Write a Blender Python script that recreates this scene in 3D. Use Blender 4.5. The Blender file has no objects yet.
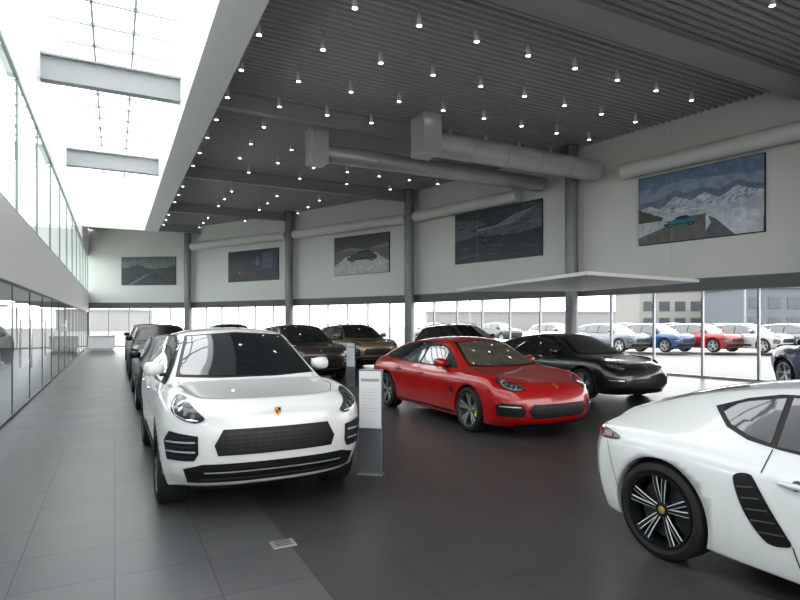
import bpy, bmesh, math, random
from mathutils import Vector, Matrix
from mathutils.bvhtree import BVHTree
random.seed(4)
scene=bpy.context.scene
COL=scene.collection
EYE=1.70; F=560.0; VX=400; HY=322.0
YAW=math.radians(27)
fx,fy=math.sin(YAW),math.cos(YAW)
def cam2w(X,Z): return (X*fy+Z*fx, -X*fx+Z*fy)

# ---------------------------------------------------------------- materials
MATS={}
def mat(name,col=(.8,.8,.8),rough=.5,metal=0,coat=0,emit=None,es=1,spec=.5):
    if name in MATS: return MATS[name]
    m=bpy.data.materials.new(name); m.use_nodes=True
    b=m.node_tree.nodes['Principled BSDF']
    b.inputs['Base Color'].default_value=(*col,1); b.inputs['Roughness'].default_value=rough
    b.inputs['Metallic'].default_value=metal; b.inputs['Coat Weight'].default_value=coat
    b.inputs['Coat Roughness'].default_value=.03
    b.inputs['Specular IOR Level'].default_value=spec
    if emit:
        b.inputs['Emission Color'].default_value=(*emit,1); b.inputs['Emission Strength'].default_value=es
    MATS[name]=m; return m
def noisy(name,c1,c2,scale=3,rough=.5,**k):
    if name in MATS: return MATS[name]
    m=mat(name,c1,rough,**k); nt=m.node_tree; b=nt.nodes['Principled BSDF']
    tc=nt.nodes.new('ShaderNodeTexCoord'); n=nt.nodes.new('ShaderNodeTexNoise'); n.inputs['Scale'].default_value=scale
    n.inputs['Detail'].default_value=4
    r=nt.nodes.new('ShaderNodeMix'); r.data_type='RGBA'
    r.inputs[6].default_value=(*c1,1); r.inputs[7].default_value=(*c2,1)
    nt.links.new(tc.outputs['Object'],n.inputs['Vector']); nt.links.new(n.outputs['Fac'],r.inputs[0]); nt.links.new(r.outputs[2],b.inputs['Base Color'])
    return m
def glassmat(name,tint=(.9,.97,.96),r0=.04,r1=.5):
    m=bpy.data.materials.new(name); m.use_nodes=True; nt=m.node_tree; nt.nodes.clear()
    o=nt.nodes.new('ShaderNodeOutputMaterial'); t=nt.nodes.new('ShaderNodeBsdfTransparent'); g=nt.nodes.new('ShaderNodeBsdfGlossy')
    t.inputs[0].default_value=(*tint,1); g.inputs['Roughness'].default_value=.0
    mx=nt.nodes.new('ShaderNodeMixShader'); lw=nt.nodes.new('ShaderNodeLayerWeight')
    pw=nt.nodes.new('ShaderNodeMath'); pw.operation='POWER'; pw.inputs[1].default_value=4
    mr=nt.nodes.new('ShaderNodeMapRange'); mr.inputs['To Min'].default_value=r0; mr.inputs['To Max'].default_value=r1
    nt.links.new(lw.outputs['Facing'],pw.inputs[0]); nt.links.new(pw.outputs[0],mr.inputs[0]); nt.links.new(mr.outputs[0],mx.inputs[0])
    nt.links.new(t.outputs[0],mx.inputs[1]); nt.links.new(g.outputs[0],mx.inputs[2]); nt.links.new(mx.outputs[0],o.inputs[0])
    MATS[name]=m; return m

WALLW=noisy('wall_white',(.82,.80,.76),(.78,.76,.72),.4,.7)
WHITE=noisy('white_paint',(.90,.90,.90),(.87,.87,.87),.5,.5)
GREYB=mat('grey_fascia',(.16,.165,.17),.5)
STEEL=noisy('steel_grey',(.24,.245,.255),(.29,.295,.305),2,.4,metal=.3)
DUCT=noisy('duct_metal',(.62,.62,.61),(.52,.52,.515),1.5,.38,metal=.35)
MULL=mat('mullion',(.50,.51,.53),.4,.2)
BLACK=mat('black_plastic',(.012,.012,.013),.45)
RUBBER=mat('rubber',(.018,.018,.018),.75)
CARGL=mat('car_glass',(.014,.018,.02),.04,0,1,spec=.8)
CARGL2=mat('car_glass_seethrough',(.12,.11,.08),.05,0,1,spec=.8)
CARGL3=mat('car_glass_dark',(.008,.009,.01),.2,0,.15,spec=.3)
LAMPB=mat('lamp_dark',(.05,.055,.06),.08,0,1)
LAMPI=mat('lamp_inner',(.42,.44,.46),.15,.7,1)
LED=mat('lamp_led',(.8,.82,.85),.15,.6,1)
CHROME=mat('chrome',(.7,.7,.72),.15,1)
GOLD=mat('crest_gold',(.65,.45,.12),.3,.6)
CRED=mat('crest_red',(.45,.02,.02),.3)
SLAT=mat('slat',(.07,.07,.075),.25)
GLASSW=glassmat('window_glass',(.95,.97,.97),.03,.35)
GLASSS=glassmat('skylight_glass',(.97,.99,1.0),.0,.02)
GLASSL=glassmat('partition_glass',(.80,.88,.87),.14,.8)
GLASSU=glassmat('upper_glass',(.58,.68,.68),.18,.7)
TAIL=mat('tail_red',(.25,.01,.01),.1,0,1)

def floor_mat():
    m=bpy.data.materials.new('floor_tiles'); m.use_nodes=True; nt=m.node_tree; b=nt.nodes['Principled BSDF']
    tc=nt.nodes.new('ShaderNodeTexCoord')
    def brick(c1,c2,mo):
        br=nt.nodes.new('ShaderNodeTexBrick'); br.inputs['Scale'].default_value=1; br.offset=.0
        br.inputs['Brick Width'].default_value=.6; br.inputs['Row Height'].default_value=.6; br.inputs['Mortar Size'].default_value=.006
        br.inputs['Mortar Smooth'].default_value=.3
        br.inputs['Color1'].default_value=(*c1,1); br.inputs['Color2'].default_value=(*c2,1); br.inputs['Mortar'].default_value=(*mo,1)
        nt.links.new(tc.outputs['Object'],br.inputs['Vector']); return br
    A=brick((.115,.116,.119),(.132,.133,.136),(.062,.062,.064))  # left aisle lighter: partly its own tile tone, partly skylight put into the colour
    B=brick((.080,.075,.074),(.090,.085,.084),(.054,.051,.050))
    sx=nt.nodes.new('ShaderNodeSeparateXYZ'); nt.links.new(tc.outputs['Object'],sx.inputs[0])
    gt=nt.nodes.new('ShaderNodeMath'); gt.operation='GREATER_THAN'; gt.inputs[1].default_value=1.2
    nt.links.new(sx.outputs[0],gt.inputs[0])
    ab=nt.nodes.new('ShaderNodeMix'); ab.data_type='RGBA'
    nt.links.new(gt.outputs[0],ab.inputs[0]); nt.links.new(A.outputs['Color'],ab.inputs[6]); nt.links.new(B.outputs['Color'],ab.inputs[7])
    n=nt.nodes.new('ShaderNodeTexNoise'); n.inputs['Scale'].default_value=1.6; n.inputs['Detail'].default_value=6
    mx=nt.nodes.new('ShaderNodeMix'); mx.data_type='RGBA'; mx.blend_type='MULTIPLY'; mx.inputs[0].default_value=.25
    nt.links.new(tc.outputs['Object'],n.inputs['Vector'])
    nt.links.new(ab.outputs[2],mx.inputs[6]); nt.links.new(n.outputs['Fac'],mx.inputs[7]); nt.links.new(mx.outputs[2],b.inputs['Base Color'])
    mr=nt.nodes.new('ShaderNodeMapRange'); mr.inputs['To Min'].default_value=.27; mr.inputs['To Max'].default_value=.40
    nt.links.new(n.outputs['Fac'],mr.inputs[0]); nt.links.new(mr.outputs[0],b.inputs['Roughness'])
    b.inputs['Specular IOR Level'].default_value=.35
    return m
FLOORM=floor_mat()

# ---------------------------------------------------------------- object helpers
def new_obj(name,me,parent=None,mats=None,loc=None,label=None,category=None,group=None,kind=None,smooth=False):
    o=bpy.data.objects.new(name,me); COL.objects.link(o)
    if mats is not None and me is not None and len(me.materials)==0:
        for m in (mats if isinstance(mats,(list,tuple)) else [mats]): me.materials.append(m)
    if parent is not None: o.parent=parent
    if loc is not None: o.location=loc
    if label: o['label']=label
    if category: o['category']=category
    if group: o['group']=group
    if kind: o['kind']=kind
    if smooth and me: 
        for p in me.polygons: p.use_smooth=True
    return o
def mesh_from(name,verts,faces,mi=None):
    me=bpy.data.meshes.new(name); me.from_pydata(verts,[],faces)
    if mi:
        for p,i in zip(me.polygons,mi): p.material_index=i
    me.update(); return me
def boxes_mesh(name,boxes,bevel=0):
    """boxes: list of (x0,x1,y0,y1,z0,z1)"""
    bm=bmesh.new()
    for x0,x1,y0,y1,z0,z1 in boxes:
        mt=Matrix.Translation(((x0+x1)/2,(y0+y1)/2,(z0+z1)/2))@Matrix.Diagonal((abs(x1-x0),abs(y1-y0),abs(z1-z0),1))
        bmesh.ops.create_cube(bm,size=1,matrix=mt)
    if bevel: bmesh.ops.bevel(bm,geom=bm.edges[:],offset=bevel,segments=2,affect='EDGES',profile=.5)
    me=bpy.data.meshes.new(name); bm.to_mesh(me); bm.free(); return me
def sharp(me,a=35):
    me.set_sharp_from_angle(angle=math.radians(a)); return me
def lathe(name,prof,seg=40,closed=True,axis='y',bm=None,mi=0):
    own=bm is None
    if own: bm=bmesh.new()
    rings=[]
    for s in range(seg):
        a=2*math.pi*s/seg; r=[]
        for (rad,h) in prof:
            c,sn=rad*math.cos(a),rad*math.sin(a)
            r.append(bm.verts.new((c,h,sn) if axis=='y' else (c,sn,h)))
        rings.append(r)
    n=len(prof)
    for s in range(seg):
        a,b=rings[s],rings[(s+1)%seg]
        for i in range(n if closed else n-1):
            j=(i+1)%n
            f=bm.faces.new((a[i],a[j],b[j],b[i])); f.smooth=True; f.material_index=mi
    if own:
        bmesh.ops.recalc_face_normals(bm,faces=bm.faces)
        me=bpy.data.meshes.new(name); bm.to_mesh(me); bm.free(); return sharp(me)
def prism_between(name,p,q,z0,z1,t,off=0):
    p=Vector(p);q=Vector(q);d=(q-p).normalized();n=Vector((-d.y,d.x))
    a=p+n*off;b=q+n*off;c=q+n*(off+t);e=p+n*(off+t)
    v=[(a.x,a.y,z0),(b.x,b.y,z0),(c.x,c.y,z0),(e.x,e.y,z0),(a.x,a.y,z1),(b.x,b.y,z1),(c.x,c.y,z1),(e.x,e.y,z1)]
    f=[(0,3,2,1),(4,5,6,7),(0,1,5,4),(1,2,6,5),(2,3,7,6),(3,0,4,7)]
    return v,f
def tube_mesh(name,p,q,r,seg=24,ribs=0):
    p=Vector(p);q=Vector(q);L=(q-p).length
    prof=[(.001,0),(r,0)]
    if ribs:
        for i in range(1,ribs):
            t=L*i/ribs
            prof+=[(r,t-.03),(r*1.05,t-.03),(r*1.05,t+.03),(r,t+.03)]
    prof+=[(r,L),(.001,L)]
    bm=bmesh.new(); lathe('',prof,seg,False,'z',bm)
    for f in bm.faces: f.smooth=True
    bmesh.ops.recalc_face_normals(bm,faces=bm.faces)
    rot=Vector((0,0,1)).rotation_difference((q-p).normalized()).to_matrix().to_4x4()
    bm.transform(Matrix.Translation(p)@rot)
    me=bpy.data.meshes.new(name); bm.to_mesh(me); bm.free(); 
    return sharp(me)

# ---------------------------------------------------------------- camera
cam=bpy.data.cameras.new('camera'); co=bpy.data.objects.new('camera',cam); COL.objects.link(co)
cam.sensor_width=36; cam.lens=36*F/800; cam.shift_y=(HY-300)/800
co.location=(0,0,EYE); co.rotation_euler=(math.radians(90),0,-YAW); cam.clip_end=500
scene.camera=co

# ---------------------------------------------------------------- building
CEIL=8.1; WX=-1.6; BACKY=-9.0
W=[(16.6,BACKY),(17.0,0),(16.5,8.0),(15.2,15.6),(13.1,24.3),(9.3,32.2),(4.65,40.4),(WX,44.4)]
def wall_x(y):
    for (x0,y0),(x1,y1) in zip(W,W[1:]):
        if y0<=y<=y1: return x0+(x1-x0)*(y-y0)/(y1-y0)
    return WX
fl=[(-7.5,BACKY,0)]+[(x+.15,y,0) for x,y in W[:-1]]+[(WX,44.6,0),(-7.5,44.6,0)]
n=len(fl); v=fl+[(x,y,-.15) for x,y,_ in fl]
f=[tuple(range(n)),tuple(reversed(range(n,2*n)))]+[(i,i+n,(i+1)%n+n,(i+1)%n) for i in range(n)]
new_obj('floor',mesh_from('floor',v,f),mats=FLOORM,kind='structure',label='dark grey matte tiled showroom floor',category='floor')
vs=[];fs=[]
per=.20
y=BACKY
def addrow(y,z):
    xe=wall_x(min(max(y,BACKY),44.3))+.2
    x0=1.95 if y<36.2 else WX
    vs.append((x0,y,z)); vs.append((xe,y,z)); return len(vs)-2
rows=[]
while y<44.2:
    for dy,z in ((0,CEIL),(.08,CEIL),(.10,CEIL+.08),(.18,CEIL+.08)):
        rows.append(addrow(y+dy,z))
    y+=per
for a,b in zip(rows,rows[1:]): fs.append((a,b,b+1,a+1))
CEILM=noisy('ceiling_metal',(.47,.47,.465),(.52,.52,.515),.5,.45,metal=.1)
new_obj('ceiling',mesh_from('ceiling',vs,fs),mats=CEILM,kind='structure',label='dark grey corrugated metal roof deck',category='ceiling')
WT=2.65
v=[];f=[]
for p,q in zip(W,W[1:]):
    a,b=prism_between('',p,q,WT+.38,CEIL+.1,-.25); k=len(v); v+=a; f+=[tuple(i+k for i in t) for t in b]
new_obj('wall_back',mesh_from('wall_back',v,f),mats=WALLW,kind='structure',label='tall white faceted upper wall above the glazing',category='wall')
v=[];f=[]
for p,q in zip(W,W[1:]):
    a,b=prism_between('',p,q,WT,WT+.38,-.45,off=.12); k=len(v); v+=a; f+=[tuple(i+k for i in t) for t in b]
new_obj('trim_1',mesh_from('trim_1',v,f),mats=GREYB,kind='structure',label='dark grey fascia band over the windows',category='trim')
v=[];f=[]
for p,q in zip(W,W[1:]):
    a,b=prism_between('',p,q,0,.07,-.12,off=.06); k=len(v); v+=a; f+=[tuple(i+k for i in t) for t in b]
new_obj('baseboard_back',mesh_from('bb',v,f),mats=MULL,kind='structure',label='low metal sill under the glazing',category='sill')
wn=1
for p,q in zip(W,W[1:]):
    p2=Vector(p);q2=Vector(q);L=(q2-p2).length;d=(q2-p2)/L;nn=Vector((-d.y,d.x))
    cnt=max(1,round(L/1.55)); v=[];f=[]
    for i in range(1,cnt+1):
        c=p2+d*(L*i/cnt-.04 if i<cnt else L-.06); e=c+d*.06
        a,b=prism_between('',c,e,.07,WT,-.10,off=.05); k=len(v); v+=a; f+=[tuple(t+k for t in u) for u in b]
    w=new_obj(f'window_{wn}',mesh_from('mullions',v,f),mats=MULL,kind='structure',label='floor to ceiling storefront window bay with slim metal mullions',category='window')
    g=[(p2.x,p2.y,.07),(q2.x,q2.y,.07),(q2.x,q2.y,WT),(p2.x,p2.y,WT)]
    new_obj('glass_pane',mesh_from('glass',g,[(0,1,2,3)]),parent=w,mats=GLASSW)
    wn+=1
bx=[(x-.04,x+.04,BACKY-.1,BACKY,0,5.5) for x in [ -1.6,0.2,2,3.8,5.6,7.4,9.2,11,12.8,14.6,16.4]]+[(-1.6,16.6,BACKY-.12,BACKY,6.5,CEIL+.1),(-1.6,16.6,BACKY-.1,BACKY,2.7,2.8)]
new_obj('wall_front',boxes_mesh('wf',bx),mats=WALLW,kind='structure',label='white glazed front wall with tall mullions',category='wall')

for i in range(2,7):
    A_=Vector(W[i-1]);B_=Vector(W[i]); d=(B_-A_).normalized(); nn=Vector((-d.y,d.x))
    pos=B_+nn*.44-d*.22
    bm=bmesh.new()
    lathe('',[(.001,0),(.27,0),(.27,.04),(.23,.06),(.23,CEIL-.06),(.27,CEIL-.04),(.27,CEIL),(.001,CEIL)],28,False,'z',bm)
    bmesh.ops.recalc_face_normals(bm,faces=bm.faces)
    me=bpy.data.meshes.new('column'); bm.to_mesh(me); bm.free(); sharp(me)
    new_obj('column',me,mats=STEEL,loc=(pos.x,pos.y,0),label='round dark grey steel column against the white wall',category='column',group='steel columns along the curved wall')

BEAMS=(.4,8.3,16.0,24.3,32.2,39.5)
for yb in BEAMS:
    xe=wall_x(yb)-.02
    z1=CEIL; z0=CEIL-.5
    bxs=[(2.32,xe,yb-.14,yb+.14,z0,z0+.035),(2.32,xe,yb-.02,yb+.02,z0+.035,z1-.035),(2.32,xe,yb-.14,yb+.14,z1-.035,z1)]
    new_obj('ceiling_beam',boxes_mesh('beam',bxs),mats=mat('beam_paint',(.42,.42,.42),.5),label='dark grey steel I-beam under the metal deck',category='beam',group='roof beams')
    if yb<30 and yb>1:
        bxs=[(WX,1.56,yb-.14,yb+.14,z0-.05,z0),(WX,1.56,yb-.02,yb+.02,z0,z1+.05),(WX,1.56,yb-.14,yb+.14,z1+.05,z1+.10)]
        new_obj('skylight_beam',boxes_mesh('sbeam',bxs),mats=mat('beam_light',(.38,.40,.41),.5),label='pale grey steel beam crossing the skylight well',category='beam',group='skylight beams')

BH=7.07; SKT=10.1
new_obj('wall_skylight',boxes_mesh('ws',[(1.56,2.30,BACKY,36.3,BH,CEIL+.15),(1.56,1.76,BACKY,36.3,CEIL+.15,SKT),(WX-.1,1.76,36.0,36.3,BH,SKT)]),mats=WHITE,kind='structure',label='white bulkhead framing the long skylight well',category='wall')
bx=[]
y=BACKY
while y<36:
    bx.append((WX-.1,1.7,y,y+.06,SKT-.05,SKT+.05)); y+=1.35
for x in (-.55,.5): bx.append((x-.03,x+.03,BACKY,36,SKT-.05,SKT+.05))
sk=new_obj('window_skylight',boxes_mesh('skb',bx),mats=mat('skybar',(.33,.36,.38),.5),kind='structure',label='long roof skylight with thin pale glazing bars',category='skylight')
g=[(WX-.1,BACKY,SKT),(1.7,BACKY,SKT),(1.7,36,SKT),(WX-.1,36,SKT)]
new_obj('glass_pane',mesh_from('g',g,[(0,1,2,3)]),parent=sk,mats=GLASSS)

new_obj('wall_left',boxes_mesh('wl',[(WX-.2,WX,BACKY,44.4,2.40,3.72),(WX-.2,WX-.02,BACKY,44.4,6.34,SKT)]),mats=WHITE,kind='structure',label='white mezzanine band between two runs of glass',category='wall')
new_obj('wall_office',boxes_mesh('wo',[(-7.6,-7.4,BACKY,44.4,0,2.9),(-7.5,WX-.2,BACKY,44.4,2.55,2.7)]),mats=WALLW,kind='structure',label='white office wall and ceiling behind the glass partition',category='wall')
new_obj('wall_end',boxes_mesh('we',[(-7.5,WX,44.4,44.6,0,8.1)]),mats=WALLW,kind='structure',label='plain white end wall',category='wall')
OLP=boxes_mesh('olp',[(-.6,.6,-.6,.6,-.03,0)]); OLP.materials.append(mat('office_fill',(1,1,1),.5,emit=(.93,.98,1),es=12))  # glowing panels added to brighten the dark office behind the partition
for k in range(11):
    o=new_obj('added_office_panel',OLP,loc=(-4.3,-2+4.2*k,2.55),label='glowing white square added to brighten the office behind the partition',category='added light',group='added office light panels')
yy=BACKY
bx=[];bx2=[]
while yy<44:
    bx.append((WX-.055,WX-.035,yy,yy+.02,0.0,2.4)); 
    yy+=2.35
bx+= [(WX-.07,WX-.02,BACKY,44.4,0,.04),(WX-.07,WX-.02,BACKY,44.4,2.36,2.40)]
o=new_obj('window_partition',boxes_mesh('wp',bx),mats=mat('dark_frame',(.12,.135,.135),.4),kind='structure',label='frameless glass office partition with dark joints',category='window')
new_obj('glass_pane',mesh_from('g',[(WX-.045,BACKY,.04),(WX-.045,44.4,.04),(WX-.045,44.4,2.36),(WX-.045,BACKY,2.36)],[(0,1,2,3)]),parent=o,mats=GLASSL)
yy=BACKY
while yy<44:
    bx2.append((WX-.08,WX-.03,yy,yy+.04,3.72,6.34)); yy+=3.1
bx2+=[(WX-.08,WX-.02,BACKY,44.4,3.72,3.77),(WX-.08,WX-.02,BACKY,44.4,6.29,6.34)]
o=new_obj('window_mezzanine',boxes_mesh('wm',bx2),mats=mat('teal_frame',(.22,.27,.28),.4),kind='structure',label='teal tinted upper glass run of the mezzanine',category='window')
new_obj('glass_pane',mesh_from('g',[(WX-.045,BACKY,3.77),(WX-.045,44.4,3.77),(WX-.045,44.4,6.29),(WX-.045,BACKY,6.29)],[(0,1,2,3)]),parent=o,mats=GLASSU)
for yy in (9.2,13.9,18.6,23.3):
    me=tube_mesh('h',(WX+.05,yy,.75),(WX+.05,yy,1.75),.018,12)
    bm=bmesh.new(); bm.from_mesh(me)
    for z in (.9,1.6):
        bmesh.ops.create_cube(bm,size=1,matrix=Matrix.Translation((WX+.01,yy,z))@Matrix.Diagonal((.10,.02,.02,1)))
    bm.to_mesh(me); bm.free()
    new_obj('door_handle',me,mats=CHROME,label='vertical chrome pull handle on the glass partition door',category='door handle',group='glass door pulls')

def duct(p,q,r,label,box=None,m=DUCT,ribs=5):
    o=new_obj('air_duct',None,label=label,category='air duct')
    new_obj('duct_pipe',tube_mesh('dp',p,q,r,36,ribs),parent=o,mats=m)
    if box:
        new_obj('duct_box',boxes_mesh('db',[box],.015),parent=o,mats=m)
    return o
duct((8.4,14.4,7.0),(15.0,14.4,7.0),.36,'large round galvanised metal air duct with square plenum',(7.9,8.5,14.0,14.8,6.60,7.75))
duct((5.9,16.9,7.05),(14.75,16.9,7.05),.28,'slim round galvanised metal air duct with square plenum',(5.4,5.95,16.55,17.25,6.66,7.75))
for i,(p,q) in enumerate(zip(W[0:6],W[1:7])):
    P=Vector(p);Q=Vector(q);d=(Q-P).normalized();nn=Vector((-d.y,d.x))*.34
    P+=nn+d*(2.3 if i==3 else .14);Q+=nn-d*(2.2 if i==2 else (.0 if i==0 else .56))
    o=duct((P.x,P.y,6.75),(Q.x,Q.y,6.75),.25,'white painted round air duct running along the wall',None,WALLW,3)
    o['group']='white wall ducts'

c=[cam2w(4.04,12.1),cam2w(7.7,14.4),cam2w(6.0,18.6),cam2w(1.9,18.7)]
v=[(x,y,2.72) for x,y in c]+[(x,y,2.80) for x,y in c]
o=new_obj('hanging_canopy',mesh_from('can',v,[(3,2,1,0),(4,5,6,7),(0,1,5,4),(1,2,6,5),(2,3,7,6),(3,0,4,7)]),mats=WHITE,label='thin white suspended canopy panel under the ceiling',category='canopy')
cx=sum(p[0] for p in c)/4; cy=sum(p[1] for p in c)/4
for x,y in c:
    x=x*.8+cx*.2;y=y*.8+cy*.2
    new_obj('suspension_cable',tube_mesh('sc',(x,y,2.8),(x,y,CEIL),.003,6),parent=o,mats=mat('cable',(.5,.5,.5),.4))

bm=bmesh.new()
lathe('',[(0,.0),(.014,.0),(.014,-.16),(.055,-.18),(.06,-.42),(.05,-.42),(.05,-.40),(0,-.40)],12,False,'z',bm)
bmesh.ops.recalc_face_normals(bm,faces=bm.faces)
hm=bpy.data.meshes.new('spot'); bm.to_mesh(hm); bm.free(); hm.materials.append(mat('spot_body',(.65,.66,.68),.4,.2))
bm=bmesh.new(); bmesh.ops.create_circle(bm,cap_ends=True,segments=12,radius=.052,matrix=Matrix.Translation((0,0,-.423)))
lm=bpy.data.meshes.new('lens'); bm.to_mesh(lm); bm.free(); lm.materials.append(mat('spot_lens',(1,1,1),.3,emit=(1,.93,.80),es=10))
j=-4
while True:
    yy=9.9+1.83*j; j+=1
    if yy>39: break
    if any(abs(yy-b)<.55 for b in BEAMS): continue
    xx=2.68
    while xx<wall_x(yy)-1.3:
        inside=abs(yy-14.4)<.5 and xx>7.6 or abs(yy-16.9)<.5 and xx>5.1
        if not inside:
            o=bpy.data.objects.new('ceiling_spotlight',hm); COL.objects.link(o); o.location=(xx,yy,CEIL)
            o['label']='small pale cylindrical ceiling spotlight, switched on'; o['category']='spotlight'; o['group']='ceiling spotlights'
            l=bpy.data.objects.new('lens',lm); COL.objects.link(l); l.parent=o
        xx+=1.4 if yy<22 else 2.1

# ---------------------------------------------------------------- posters
def wall_hit(px):
    t=(px-400)/F
    dx,dy=cam2w(t,1.0)
    for (x0,y0),(x1,y1) in zip(W,W[1:]):
        ex,ey=x1-x0,y1-y0
        den=dx*ey-dy*ex
        if abs(den)<1e-9: continue
        s=(x0*ey-y0*ex)/den; u=(x0*dy-y0*dx)/den
        if s>0 and 0<=u<=1: return Vector((dx*s,dy*s)),s,Vector((ex,ey)).normalized()
def poster(px0,px1,pyt,pyb,bg,shapes,label):
    a,sa,d=wall_hit(px0); b,sb,_=wall_hit(px1); pm,sm,_=wall_hit((px0+px1)/2)
    zt=EYE+(HY-pyt)*sm/F; zb=EYE+(HY-pyb)*sm/F
    L=(b-a).length; d=(b-a).normalized(); n=Vector((d.y,-d.x))
    if n.dot(-a)<0: n=-n
    o=new_obj('wall_poster',None,label=label,category='poster')
    o.matrix_world=Matrix(((d.x,n.x,0,a.x),(d.y,n.y,0,a.y),(0,0,1,zb),(0,0,0,1)))
    H=zt-zb
    new_obj('board',boxes_mesh('board',[(0,L,0.0,.06,0,H)]),parent=o,mats=BLACK)
    v=[];f=[];mi=[];mats=[];names={}
    layers=[(bg,[(0,0),(1,0),(1,1),(0,1)])]+shapes
    for i,(col,pts) in enumerate(layers):
        pts=[(min(1,max(0,x)),min(1,max(0,z))) for x,z in pts]
        k=len(v); v+=[(.02+(L-.04)*x,.061+.0006*i,.02+(H-.04)*z) for x,z in pts]; f.append(tuple(range(k,k+len(pts))))
        if col not in names:
            names[col]=len(mats)
            mats.append(noisy('print_%.3f_%.3f_%.3f'%col,tuple(c*1.6 for c in col),tuple(c*.45 for c in col),5,.35))
        mi.append(names[col])
    me=mesh_from('print',v,f,mi)
    new_obj('printed_picture',me,parent=o,mats=mats)
def scale2(pts,cx,cz,s,asp): return [(cx+x*s,cz+z*s*asp) for x,z in pts]
def picar(cx,cz,s,asp,col):
    body=[(-.5,.02),(-.53,.12),(-.48,.22),(-.30,.27),(-.10,.30),(.25,.31),(.42,.26),(.52,.18),(.53,.04),(.47,.0),(-.46,.0)]
    roof=[(-.22,.28),(-.06,.42),(.06,.45),(.22,.44),(.38,.30),(.36,.26)]
    glass=[(-.16,.30),(-.04,.40),(.05,.425),(.19,.415),(.30,.31)]
    L=[(col,scale2(body,cx,cz,s,asp)),(tuple(c*.8 for c in col),scale2(roof,cx,cz,s,asp)),((.02,.025,.03),scale2(glass,cx,cz,s,asp)),
       (tuple(c*.45 for c in col),scale2([(-.5,.02),(-.5,.10),(.52,.10),(.5,.02)],cx,cz,s,asp))]
    for wx in(-.33,.33):
        L.append(((.01,.01,.012),scale2([(wx+.10*math.cos(a*math.pi/6),.03+.10*math.sin(a*math.pi/6)) for a in range(12)],cx,cz,s,asp)))
        L.append(((.15,.15,.16),scale2([(wx+.05*math.cos(a*math.pi/6),.03+.05*math.sin(a*math.pi/6)) for a in range(12)],cx,cz,s,asp)))
    L.append(((.8,.8,.75),scale2([(-.50,.16),(-.45,.20),(-.40,.19),(-.42,.15)],cx,cz,s,asp)))
    return L
def ridge(pts,amp,seed,base=0.0,n=70):
    R=random.Random(seed); out=[]
    xs=[p[0] for p in pts]
    ph=[R.uniform(0,6.28) for _ in range(6)]
    for i in range(n+1):
        x=xs[0]+(xs[-1]-xs[0])*i/n
        for (x0,z0),(x1,z1) in zip(pts,pts[1:]):
            if x0<=x<=x1+1e-6: z=z0+(z1-z0)*(x-x0)/(x1-x0+1e-9); break
        z+=amp*sum(math.sin(x*18*(1.9**k)+ph[k])/(1.5**k) for k in range(6))/3
        out.append((x,z))
    return out+[(xs[-1],base),(xs[0],base)]
def flakes(col,n,x0,x1,z0,z1,sx,sz,seed):
    R=random.Random(seed); L=[]
    for _ in range(n):
        x=R.uniform(x0,x1);z=R.uniform(z0,z1);a=R.uniform(.4,1)*sx;b=R.uniform(.4,1)*sz
        L.append((col,[(x-a,z-b),(x+a*.2,z-b*.3),(x+a,z+b),(x-a*.1,z+b*.4)]))
    return L
poster(640,766,166,239,(.18,.26,.38),
  [((.30,.36,.46),ridge([(0,.80),(.4,.86),(1,.78)],.03,8,.4)),
  ((.20,.23,.30),ridge([(0,.6),(.16,.64),(.32,.74),(.42,.66),(.55,.72),(.68,.64),(.82,.72),(1,.62)],.025,1,.3)),
  ((.58,.61,.67),ridge([(0,.52),(.1,.55),(.2,.5),(.32,.66),(.45,.54),(.56,.64),(.68,.54),(.82,.64),(1,.54)],.025,2,.2))]
  +flakes((.24,.27,.33),60,.02,.98,.48,.62,.025,.03,3)+flakes((.12,.14,.17),26,.02,.98,.42,.50,.03,.015,4)
  +[((.52,.55,.61),ridge([(0,.38),(.3,.42),(.6,.40),(1,.46)],.02,5,0)),
  ((.10,.09,.08),ridge([(.0,.52),(.06,.50),(.12,.44),(.22,.36)],.03,9,.32,20)),
  ((.14,.13,.13),[(.0,.0),(.0,.10),(.46,.33),(.60,.34),(.66,.20),(.74,0)]),
  ((.60,.64,.70),ridge([(.58,.40),(.8,.34),(1,.36)],.02,6,0,20)),
  ((.11,.12,.14),[(.55,0),(.62,.20),(.60,.30),(.66,.24),(.80,.0)])]
  +picar(.37,.22,.27,1.1,(.03,.20,.25)),
 'wide winter print of a teal car on a snowy mountain road')
poster(456,543,207,260,(.07,.08,.10),
  [((.13,.145,.17),ridge([(0,.9),(.3,.8),(.5,.62),(.7,.7),(1,.95)],.03,11,.4)),
  ((.03,.035,.045),ridge([(0,.45),(.3,.5),(.6,.45),(1,.5)],.02,12,0)),
  ((.26,.29,.33),[(.3,.60),(.7,.66),(.95,.90),(.72,.82),(.5,.66),(.25,.63)])]
  +flakes((.22,.24,.27),18,.05,.95,.04,.4,.12,.010,14)+flakes((.30,.32,.34),16,.1,1,.6,.95,.13,.012,15)+flakes((.02,.02,.03),14,.05,.95,.5,.9,.12,.02,16)
  +picar(.50,.36,.26,1.0,(.05,.05,.06)),
 'dark motion-blur print of a black car on a road')
poster(335,390,235,274,(.24,.24,.23),
  [((.09,.085,.08),[(0,.6),(.3,.7),(.6,.62),(1,.75),(1,1),(0,1)]),
  ((.14,.13,.11),ridge([(0,.62),(.5,.6),(1,.66)],.05,21,.3)),
  ((.45,.45,.43),ridge([(0,.2),(.25,.5),(.5,.35),(.75,.52),(1,.3)],.05,22,0))]
  +picar(.52,.36,.52,1.1,(.05,.05,.06))
  +[((.5,.5,.48),ridge([(.1,.2),(.2,.42),(.35,.2),(.6,.2),(.85,.42),(.95,.2)],.05,24,.08))],
 'print of a dark car splashing through water')
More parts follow.
